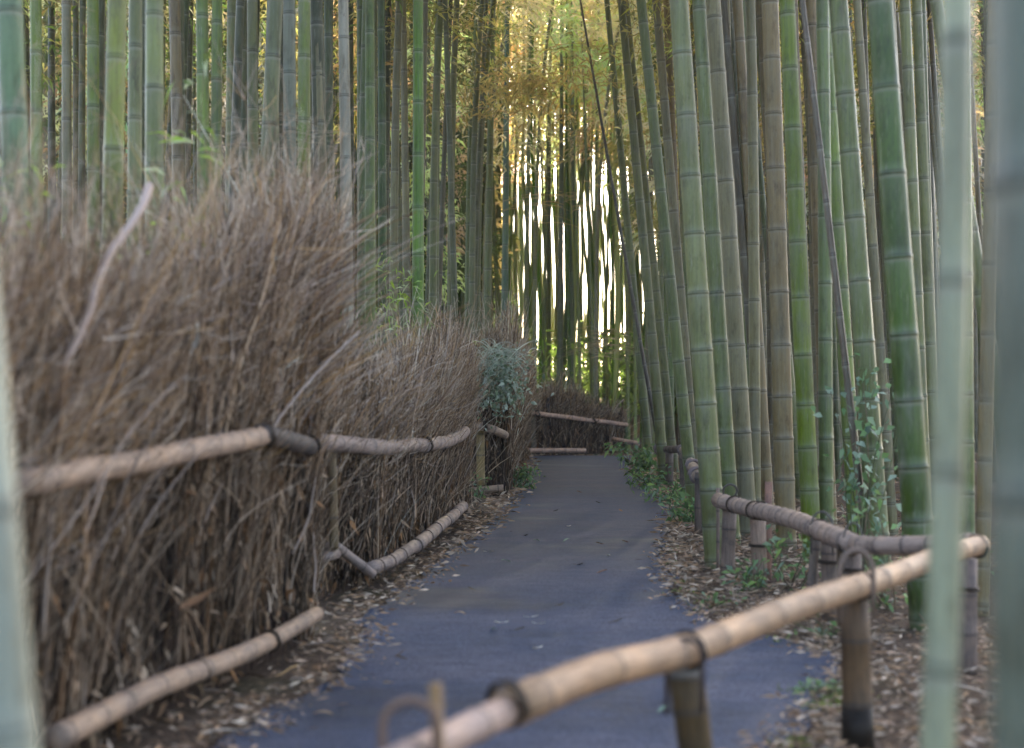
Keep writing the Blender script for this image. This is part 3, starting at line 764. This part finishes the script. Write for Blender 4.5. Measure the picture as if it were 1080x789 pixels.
f5 = brush_fence([(.30, 33.3), (1.4, 34.3), (2.75, 36.0)], [1.45, 1.55, 1.5, 1.2, .95, .85], 4200,
    'far brushwood fence closing the bend with two pinkish poles and a loose low pole',
    [([at(552, 436, 33.0), at(568, 436, 33.1)], .05), ([at(566, 436, 33.1), at(661, 448, 35.8)], .055)],
    [([at(553, 475, 33.0), at(617, 475, 33.7)], .055), ([at(646, 463, 35.3), at(674, 468, 34.9)], .06)],
    [(at(562, 438, 33.15), at(563, 481, 33.15), .05, (.1, .08, .05)), (at(578, 420, 33.6), at(578, 440, 33.6), .04, (.03, .02, .02)), (at(660, 448, 35.95), at(660, 478, 35.95), .06, (.1, .14, .05))], 5, flare=.7, twr=.009, wisps=.5, rcol=(.52, .36, .28))
loop(f5, (.3, 33.3, 0), at(626, 444, 34.7), (1, .8, 0), .065, .014, turns=2)
loop(f5, (.3, 33.3, 0), at(567, 436, 33.0), (1, .8, 0), .065, .014, turns=2)

# ------------------------------------------------------------------ railings on the right
def post(parent, off, px, py0, py1, D, rad, col, lean=0, node=.24, sock='post'):
    a = at(px, py0, D); b = at(px + lean, py1, D); b.z = min(b.z, -.02)
    return cane(parent, off, [a, b], rad, sock, col, int(px), node, .002)
PINK = (.36, .235, .14); TAN = (.30, .185, .085); OLD = (.20, .145, .11)
off = (2.15, 6.5, 0)
n1 = empty('bamboo_railing', off, 'near low railing of one thick pale pole slanting across the foreground', 'railing')
rail_px = [(372, 829, 2.6), (452, 789, 2.83), (535, 748, 3.12), (620, 712, 3.45), (728, 684, 3.95), (815, 650, 4.42), (900, 620, 5.0), (965, 597, 5.7), (1034, 574, 6.45)]
cane(n1, off, [at(*p) for p in rail_px[:3]], .035, 'rail', (.38, .28, .23), 1, .3)
cap = Acc(); q = at(723, 714, 3.98); tube(cap, [q, q + Vector((0, 0, .034))], [.054, .052], 16, (.16, .14, .12)); link('post_cap', cap.mesh('post_cap', M_TIE, off), n1)
ft = Acc(); q = at(904, 745, 5.12); tube(ft, [q, Vector((q.x + .003, q.y, -.01))], .058, 16, (.014, .009, .005)); link('post_foot', ft.mesh('post_foot', M_TIE, off), n1)
cane(n1, off, [at(*p) for p in rail_px[2:]], .0455, 'rail', PINK, 2, .36)
post(n1, off, 722, 702, 900, 3.98, .05, (.075, .048, .018), 26)
post(n1, off, 901, 632, 784, 5.12, .054, (.11, .065, .03), 4)
post(n1, off, 1018, 588, 702, 6.6, .056, (.17, .125, .1), 0)
post(n1, off, 458, 722, 900, 2.78, .013, (.26, .16, .07), 22, 1.0, 'stake')
def arch(parent, off, c, h, w, thick, col, axis=(1, 0, 0)):
    c = Vector(c); ax = Vector(axis).normalized(); pts = []
    for i in range(19):
        a = math.pi * i / 18
        pts.append(c + ax * math.cos(a) * w + Vector((0, 0, math.sin(a) * h)))
    pts = [pts[0] - Vector((0, 0, .16))] + pts + [pts[-1] - Vector((0, 0, .16))]
    acc = Acc(); tube(acc, pts, thick, 7, col); link('tie', acc.mesh('tie', M_TIE, off), parent)
arch(n1, off, at(903, 606, 4.93), .085, .062, .009, (.17, .12, .09), (1, .15, 0))
arch(n1, off, at(432, 764, 2.74), .045, .052, .0085, (.16, .10, .07), (1, .1, 0))
arch(n1, off, at(722, 690, 3.85), .04, .052, .007, (.05, .035, .03), (1, .3, 0))
axn = (at(900, 620, 5) - at(728, 684, 3.95))
loop(n1, off, at(535, 742, 3.12), axn, .047, .006, turns=2)
loop(n1, off, at(726, 686, 3.93), axn, .052, .006, turns=1)
loop(n1, off, at(907, 617, 5.05), axn, .052, .006, turns=1)
loop(n1, off, at(1030, 576, 6.42), (1, .3, 0), .050, .006, turns=3)
loop(n1, off, at(1018, 620, 6.6), (0, .02, 1), .060, .005, turns=2)

off = (1.36, 9.3, 0)
n2 = empty('bamboo_railing', off, 'winding low railing of ringed mauve grey poles on split stakes behind the near one', 'railing')
MAUVE = (.38, .28, .215)
cane(n2, off, [at(757, 528, 10.2), at(775, 533, 9.9), at(800, 538, 9.3), at(845, 551, 8.4), at(890, 570, 7.4), at(902, 575, 7.3)], .055, 'rail', MAUVE, 3, .14)
cane(n2, off, [at(896, 575, 7.35), at(930, 576, 7.0), at(985, 574, 6.75), at(1030, 572, 6.6)], .047, 'rail', MAUVE, 4, .16)
for (px, py0, D, rad, lean, col) in [(770, 532, 10.2, .052, -3, OLD), (799, 538, 9.75, .055, 2, (.26, .18, .13)), (811, 508, 9.9, .026, -1, (.24, .13, .09)), (861, 566, 8.3, .03, -8, (.22, .17, .13)), (874, 570, 8.2, .045, 0, OLD), (886, 556, 7.9, .022, 2, (.16, .11, .06)), (899, 580, 7.45, .05, 0, OLD), (757, 515, 10.6, .014, 0, OLD)]:
    D0 = D; base = 425 + 1500 * CAMZ / D
    post(n2, off, px, py0, base + 6, D, rad, col, lean)
ax2 = at(845, 551, 8.4) - at(890, 570, 7.4)
for (px, py, D) in [(775, 532, 9.9), (796, 538, 9.35), (803, 539, 9.25), (864, 559, 8.0), (897, 574, 7.35)]:
    loop(n2, off, at(px, py, D), ax2,   .059, .005, turns=2)
loop(n2, off, at(770, 518, 10.1), (0, 1, .2), .05, .008, turns=1, col=(.07, .06, .05))
for (px, py, D) in [(799, 575, 9.75), (874, 592, 8.2), (899, 600, 7.45)]:
    loop(n2, off, at(px, py, D), (0, 0.02, 1), .058, .005, turns=2)
arch(n2, off, at(867, 555, 7.95), .08, .06, .006, (.1, .08, .07), (1, -.5, 0))
arch(n2, off, at(900, 572, 7.3), .1, .05, .005, (.12, .1, .08), (1, -.5, 0))

off = (X(700, 20), 20, 0)
n3 = empty('bamboo_railing', off, 'far knobbly dark railing at the path edge above green ground plants', 'railing')
DK = (.15, .115, .09)
cane(n3, off, [at(694, 474, 21.5), at(720, 474, 20)], .055, 'rail', DK, 3, .2)
cane(n3, off, [at(720, 474, 20), at(727, 485, 17), at(736, 503, 13.5)], .055, 'rail', (.36, .28, .22), 4, .2)
for (px, D, rad) in [(697, 21.5, .05), (706, 20.8, .06), (721, 19, .055), (729, 16.5, .05), (738, 13.4, .05)]:
    p = 425 + 1500 * (CAMZ - .62) / D; post(n3, off, px, p + 3, 425 + 1500 * CAMZ / D + 3, D, rad, DK)
for (px, py, D) in [(695, 474, 21.5), (720, 475, 19.9), (731, 492, 15.5), (735, 501, 13.8)]:
    loop(n3, off, at(px, py, D), (.3, -1, 0), .07, .016, turns=2, col=(.22, .17, .16))

# ------------------------------------------------------------------ litter, ground plants
def scatter_litter():
    acc = Acc(); r_ = np.random.default_rng(9); B = []
    while len(B) < 30000:
        D = 2.5 + 34 * r_.random() ** 2.2
        if r_.random() < .8:
            x = lerp(PR, D) + r_.exponential(.9) - abs(r_.normal(0, .09)) - .02
        else:
            x = lerp(PL, D) - r_.exponential(.25) + abs(r_.normal(0, .12))
            if x < lerp(LF, D) - .1: continue
        B.append((x, D, gz(x, D) + .018 + .03 * r_.random()))
    # the packed band along the edges
    B = np.array(B); n = len(B)
    d = r_.normal(0, 1, (n, 3)) * [1, 1, .22]
    leaves(acc, B, d, r_.uniform(.03, .085, n) * np.clip(B[:, 1] / 9, .95, 1.9), .11, palette([(.37, .25, .165), (.30, .20, .125), (.44, .34, .24), (.24, .155, .1), (.36, .22, .12), (.14, .1, .07), (.48, .37, .27)], n, .22), droop=.05)
    tag(link('leaf_litter', acc.mesh('leaf_litter', M_LITTER, smooth_=False)), 'dry tan and pinkish bamboo leaves littering both verges of the path', 'leaf litter', None, 'stuff')
    # twigs on verges
    acc = Acc(); n = 260; D = 4 + 22 * r_.random(n) ** 1.8
    x = np.array([lerp(PR, q) + r_.uniform(.0, 1.2) if r_.random() < .7 else lerp(PL, q) - r_.uniform(0, .35) for q in D])
    a = r_.uniform(0, 6.3, n); L = r_.uniform(.08, .22, n); t = np.linspace(0, 1, 4)
    P = np.stack([x[:, None] + np.cos(a)[:, None] * t * L[:, None], D[:, None] + np.sin(a)[:, None] * t * L[:, None], .03 + .03 * r_.random((n, 4))], -1)
    strands(acc, P, np.tile([.005, .005, .004, .002], (n, 1)), palette(BROWN + WISP, n))
    tag(link('fallen_twigs', acc.mesh('fallen_twigs', M_TWIG)), 'thin brown twigs fallen among the verge litter', 'twigs', None, 'stuff')
scatter_litter()

def moss():
    r_ = np.random.default_rng(19); acc = Acc(); n = 2600
    D = np.concatenate([r_.normal(5.75, .28, n // 2), r_.uniform(4.5, 16, n // 2)])
    x = np.array([lerp(PR, q) for q in D]) + r_.normal(.03, .05, len(D)); ok = np.sin(D * 5.3) + np.sin(D * 2.1 + 1) > -.2; D, x = D[ok], x[ok]; m = len(D)
    leaves(acc, np.stack([x, D, np.full(m, .016)], 1), r_.normal(0, 1, (m, 3)) + [0, 0, .3], r_.uniform(.01, .028, m), .3, palette([(.2, .26, .05), (.3, .34, .09), (.12, .17, .04)], m))
    tag(link('moss', acc.mesh('moss', M_GREEN, smooth_=False)), 'yellow green moss creeping over the right edge of the asphalt', 'moss', None, 'stuff')
moss()

# single leaves on the asphalt
def path_leaves():
    me = []
    for i, c in enumerate([(.42, .3, .18), (.2, .3, .22), (.3, .16, .08), (.6, .58, .5), (.09, .08, .06)]):
        acc = Acc(); n = 7; xs = np.linspace(0, 1, n); V = []; 
        for x in xs:
            w = .16 * math.sin(math.pi * x ** .8) * (1 if 0 < x < 1 else .05)
            z = .12 * math.sin(x * 3 + i)
            V += [(x - .5, -w, z + .05), (x - .5, 0, z), (x - .5, w, z + .06)]
        Q = []
        for k in range(n - 1):
            for j in (0, 1): Q.append((k * 3 + j, k * 3 + j + 1, k * 3 + 4 + j, k * 3 + 3 + j))
        acc.add(V, Q, None, c); me.append(acc.mesh('fallen_leaf', M_LITTER))
    names = ['tan', 'bluish green', 'rusty brown', 'whitish', 'dark']
    spots = [(557, 535, 0), (566, 572, 1), (597, 572, 1), (634, 575, 2), (633, 605, 2), (498, 623, 4), (529, 658, 3), (560, 652, 3), (545, 666, 4), (568, 659, 3), (649, 657, 4), (661, 573, 2), (515, 583, 3), (554, 566, 4), (534, 594, 1), (642, 587, 3), (700, 752, 1), (341, 757, 0), (452, 605, 4), (485, 650, 0), (584, 540, 4), (612, 520, 2), (610, 597, 4), (521, 667, 1), (567, 685, 3), (590, 640, 4), (470, 560, 0), (655, 540, 2), (600, 556, 3), (632, 531, 4)]
    for i, (px, py, k) in enumerate(spots):
        p = gp(px, py); D = p.y
        o = link('fallen_leaf', me[k], None, (p.x, p.y, .018))
        s = .085 if D < 10 else .1
        o.scale = (s, s, s); o.rotation_euler = (0, 0, random.uniform(0, 6.3))
        tag(o, 'small %s leaf lying flat on the open asphalt' % names[k], 'leaf', names[k] + ' leaves on the asphalt')
    for (px, py, D, k, s, lab) in [(208, 632, 5.35, 2, .15, 'rusty orange dead leaf caught low in the near brush fence'), (205, 357, 5.3, 3, .13, 'whitish dry sheath stuck upright in the near brush fence'), (322, 281, 6.5, 0, .1, 'light tan dry leaf near the feathery tip of the near fence')]:
        p = onf(L1, px, py, .2)
        o = link('fallen_leaf', me[k], None, p); o.scale = (s, s, s); o.rotation_euler = (.6, -.7 if k != 3 else -1.4, .2)
        tag(o, lab, 'leaf')
path_leaves()

def plant(name, loc, n, spread, height, size, pal, label, cat='plant', width=.16, stems=8, seed=0, group=None, droop=.3, low=0.0, mat=None):
    r_ = np.random.default_rng(seed)
    e = empty(name, loc, label, cat, group)
    acc = Acc(); t = np.linspace(0, 1, 6)
    end = np.stack([r_.normal(0, spread, stems), r_.normal(0, spread * .7, stems), height * r_.uniform(.6, 1.05, stems)], 1)
    mid = r_.normal(0, spread * .3, (stems, 3)) * [1, 1, .2]
    P = end[:, None, :] * t[None, :, None] + mid[:, None, :] * (t * (1 - t) * 4)[None, :, None] + np.array([r_.normal(0, .04, stems), r_.normal(0, .04, stems), np.zeros(stems)]).T[:, None, :]
    strands(acc, P, np.tile(np.linspace(.006, .002, 6), (stems, 1)), palette([(.1, .11, .05), (.14, .1, .06)], stems), 4)
    link('stems', acc.mesh('stems', M_TWIG), e)
    acc = Acc(); k = r_.integers(0, stems, n); u = low + (1 - low) * r_.random(n) ** .8
    B = end[k] * u[:, None] + mid[k] * (u * (1 - u) * 4)[:, None] + r_.normal(0, spread * .22 + .01, (n, 3)) * [1, 1, .8]
    B[:, 2] = np.abs(B[:, 2])
    leaves(acc, B, r_.normal(0, 1, (n, 3)) + [0, 0, .1], r_.uniform(.6, 1.2, n) * size, width, palette(pal, n, .2), droop)
    link('leaves', acc.mesh('leaves', mat or M_GREEN, smooth_=False), e)
    return e
GR = [(.13, .24, .08), (.2, .34, .15), (.09, .16, .05), (.26, .4, .12)]
TEAL = [(.2, .3, .2), (.3, .4, .3), (.13, .22, .12)]
plant('climbing_vine', (X(905, 10.1), 10.0, 0), 200, .24, 1.6, .08, TEAL + GR[:2], 'leafy vine with small teal leaves climbing before the pale bluish green culm', 'vine', .3, 9, 31, low=.15)
for i, (px, D, n, sp, h, sz, lab) in enumerate([
    (690, 20.5, 260, .28, .32, .11, 'dense low clump of green plants under the far railing'),
    (712, 17.5, 200, .26, .24, .10, 'second green clump by the stakes of the far railing'),
    (676, 25, 300, .3, .5, .14, 'bushy green plant at the far right corner of the path'),
    (724, 14.5, 160, .12, .3, .1, 'small green sprig at the foot of the railing gap'),
    (788, 9.4, 80, .14, .24, .08, 'sprouting weed beside the first tall stake'),
    (832, 9.6, 70, .2, .5, .08, 'thin leafy weed behind the winding railing'),
    (752, 8.7, 24, .10, .10, .07, 'tiny weed on the verge before the winding railing'),
    (934, 8.6, 140, .2, .7, .06, 'sparse seedling with pale leaves before the dark green culm'),
    (856, 6.1, 120, .09, .04, .04, 'patch of moss at the asphalt edge near the railing post'),
    (870, 7.6, 22, .12, .1, .07, 'low weed between litter and double stake'),
    (547, 20.5, 300, .16, .4, .1, 'leafy green plant at the foot of the ivy fence corner'),
    (505, 18.4, 50, .08, .35, .09, 'small ivy tuft climbing the tan square post'),
    (1000, 9.5, 120, .25, .5, .08, 'green undergrowth left of the corner post')]):
    plant('ground_plant', (X(px, D), D, 0), n, sp, h, sz, GR + TEAL[:1], lab, 'plant', .2, 9, 40 + i)
# ivy on the fence corner with grassy top
def ivy():
    r_ = np.random.default_rng(77); e = empty('ivy', (X(524, 18.5), 18.5, 0), 'bluish ivy mass with a grassy tuft hanging over the fence corner', 'ivy')
    acc = Acc(); n = 1100
    B = np.stack([r_.normal(0, .2, n) + .08 * np.sin(np.arange(n)), r_.normal(0, .10, n), 1.50 + r_.normal(0, .2, n)], 1)
    leaves(acc, B, r_.normal(0, 1, (n, 3)), r_.uniform(.04, .09, n), .3, palette([(.3, .36, .26), (.46, .52, .42), (.18, .24, .13)], n))
    link('leaves', acc.mesh('leaves', M_GREEN, smooth_=False), e)
    acc = Acc(); n = 170; a = r_.uniform(0, 6.3, n); t = np.linspace(0, 1, 6)
    L = r_.uniform(.15, .42, n)
    P = np.stack([(r_.normal(0, .14, n))[:, None] + np.cos(a)[:, None] * t * L[:, None], np.sin(a)[:, None] * .5 * t * L[:, None] - .05, (1.78 + r_.normal(0, .09, n))[:, None] + (t[None] * r_.uniform(.4, 1.5, (n, 1)) - (t * t)[None] * r_.uniform(.5, 1.3, (n, 1))) * L[:, None]], -1)
    strands(acc, P, np.tile(np.linspace(.006, .0015, 6), (n, 1)), palette([(.62, .64, .52), (.45, .5, .36)], n))
    link('grass_tuft', acc.mesh('grass_tuft', M_TWIG), e)
ivy()
# blurred sprays over the near fence
for i, (px, py, D, n, sp, sz, lab) in enumerate([
    (55, 150, 5.6, 70, .16, .17, 'blurred bright green leaf spray over the left end of the near fence'),
    (212, 105, 6.6, 16, .12, .2, 'few sharp lime leaves on a twig above the near fence'),
    (130, 215, 6.0, 60, .22, .15, 'dull green leaves among the tips of the near fence'),
    (465, 330, 17, 120, .3, .16, 'pale green leaf spray right of the lone vivid green culm'),
    (405, 300, 14, 90, .25, .15, 'shaded leaf spray left of the lone vivid green culm')]):
    p = at(px, py, D)
    plant('leafy_shoot', (p.x - .05, D, 0), int(n * 2.6), sp * 1.35, p.z * 1.08, sz * .85, [(.36, .52, .06), (.28, .42, .10), (.45, .52, .28)], lab, 'shoot', .085, 5, 70 + i, low=.8)
# dead branch leaning in the near brush
def branch():
    a = onf(L1, 156, 190, .20); b = onf(L1, 66, 388, .22)
    acc = Acc(); pts = [b.lerp(a, t) + Vector((.015 * math.sin(t * 9), 0, .02 * math.sin(t * 5))) for t in np.linspace(0, 1, 9)]
    tube(acc, pts, np.linspace(.011, .016, 9), 8, (.42, .32, .26))
    o = link('dead_branch', acc.mesh('dead_branch', M_TWIG)); tag(o, 'pale dead branch slanting through the upper brush of the near fence', 'branch')
branch()
# bare twig sprays hanging in front of the dark trunks (centre right)
def sprays():
    for i, (px, py, D, n, s, lab, col) in enumerate([(640, 360, 32, 60, 1.0, 'pale bare twig spray hanging before the far trunks right of centre', (.4, .3, .17)),
                                       (590, 215, 30, 40, 1.2, 'golden dry twig spray drooping high in the centre gap', (.5, .36, .16)),
                                       (560, 90, 24, 60, 1.4, 'golden leafy twig spray at the top left of the bright gap', (.5, .36, .16)),
                                       (62, 50, 7, 9, .55, 'few thin arching twigs at the top left corner before the vivid green culm', (.36, .27, .17)), (300, 150, 10.5, 40, .6, 'thin dry twigs crossing before the grey culms on the left', (.3, .24, .15))]):
        r_ = np.random.default_rng(200 + i); p = at(px, py, D); n = int(n)
        e = empty('twig_spray', p, lab, 'twigs'); acc = Acc(); t = np.linspace(0, 1, 6)
        a = r_.uniform(0, 6.3, n); L = r_.uniform(.3, 1, n) * s; b = r_.normal(0, .25 * s, (n, 3))
        P = np.stack([b[:, :1] + np.cos(a)[:, None] * t * L[:, None], b[:, 1:2] + np.sin(a)[:, None] * t * L[:, None], b[:, 2:] * .8 + (t * .2 - t * t * .35)[None] * L[:, None]], -1)
        strands(acc, P, np.tile(np.linspace(.008, .003, 6), (n, 1)) * D / 30, np.tile(col, (n, 1)))
        link('twigs', acc.mesh('twigs', M_TWIG), e)
        if i == 2:
            acc = Acc(); m = n * 14; k = r_.integers(0, n, m); u = r_.integers(1, 6, m)
            leaves(acc, P[k, u] + r_.normal(0, .05, (m, 3)), r_.normal(0, 1, (m, 3)) + [0, 0, -.5], r_.uniform(.12, .24, m), .1, palette([(.55, .42, .15), (.45, .4, .14)], m))
            link('leaves', acc.mesh('leaves', M_LEAF, smooth_=False), e, None, (1, 1, 1))
sprays()

# ------------------------------------------------------------------ light
w = bpy.data.worlds.new('World'); scn.world = w; w.use_nodes = True
nt = w.node_tree; bg = nt.nodes['Background']
sky = nt.nodes.new('ShaderNodeTexSky'); sky.sky_type = 'NISHITA'; sky.sun_disc = False
EL, AZ = R(30), R(11)
sky.sun_elevation = EL; sky.sun_rotation = AZ; sky.air_density = 1.0; sky.dust_density = 3.2; sky.ozone_density = .4; sky.air_density = .8
nt.links.new(sky.outputs[0], bg.inputs[0]); bg.inputs[1].default_value = .075
sun = bpy.data.objects.new('sun', bpy.data.lights.new('sun', 'SUN')); COL.objects.link(sun)
sun.data.energy = 5.0; sun.data.angle = R(8); sun.data.color = (1, .85, .58)
d = Vector((math.sin(AZ) * math.cos(EL), math.cos(AZ) * math.cos(EL), math.sin(EL)))
sun.rotation_euler = d.to_track_quat('Z', 'Y').to_euler()
vs = scn.view_settings; vs.view_transform = 'Standard'; vs.look = 'None'; vs.gamma = 1; vs.exposure = 3.55; vs.use_curve_mapping = False
scn.cycles.max_bounces = 6; scn.cycles.diffuse_bounces = 3; scn.cycles.transparent_max_bounces = 8

def haze():
    m, nt, out = mat_new('haze_air')
    p = nd(nt, 'ShaderNodeVolumePrincipled'); p.inputs['Color'].default_value = (.95, .95, .97, 1); p.inputs['Density'].default_value = HAZE; p.inputs['Anisotropy'].default_value = .3
    nt.links.new(p.outputs[0], out.inputs['Volume'])
    x, y0, y1, z0, z1 = 95, -22, 225, -1.5, 30
    v = [(-x, y0, z0), (x, y0, z0), (x, y1, z0), (-x, y1, z0), (-x, y0, z1), (x, y0, z1), (x, y1, z1), (-x, y1, z1)]
    f = [(0, 3, 2, 1), (4, 5, 6, 7), (0, 1, 5, 4), (1, 2, 6, 5), (2, 3, 7, 6), (3, 0, 4, 7)]
    tag(link('haze', mesh_from('haze', v, np.array(f), None, m, False)), 'thin pale air between the trunks', 'haze', None, 'stuff')
HAZE = .0009
haze()
scn.cycles.volume_bounces = 0
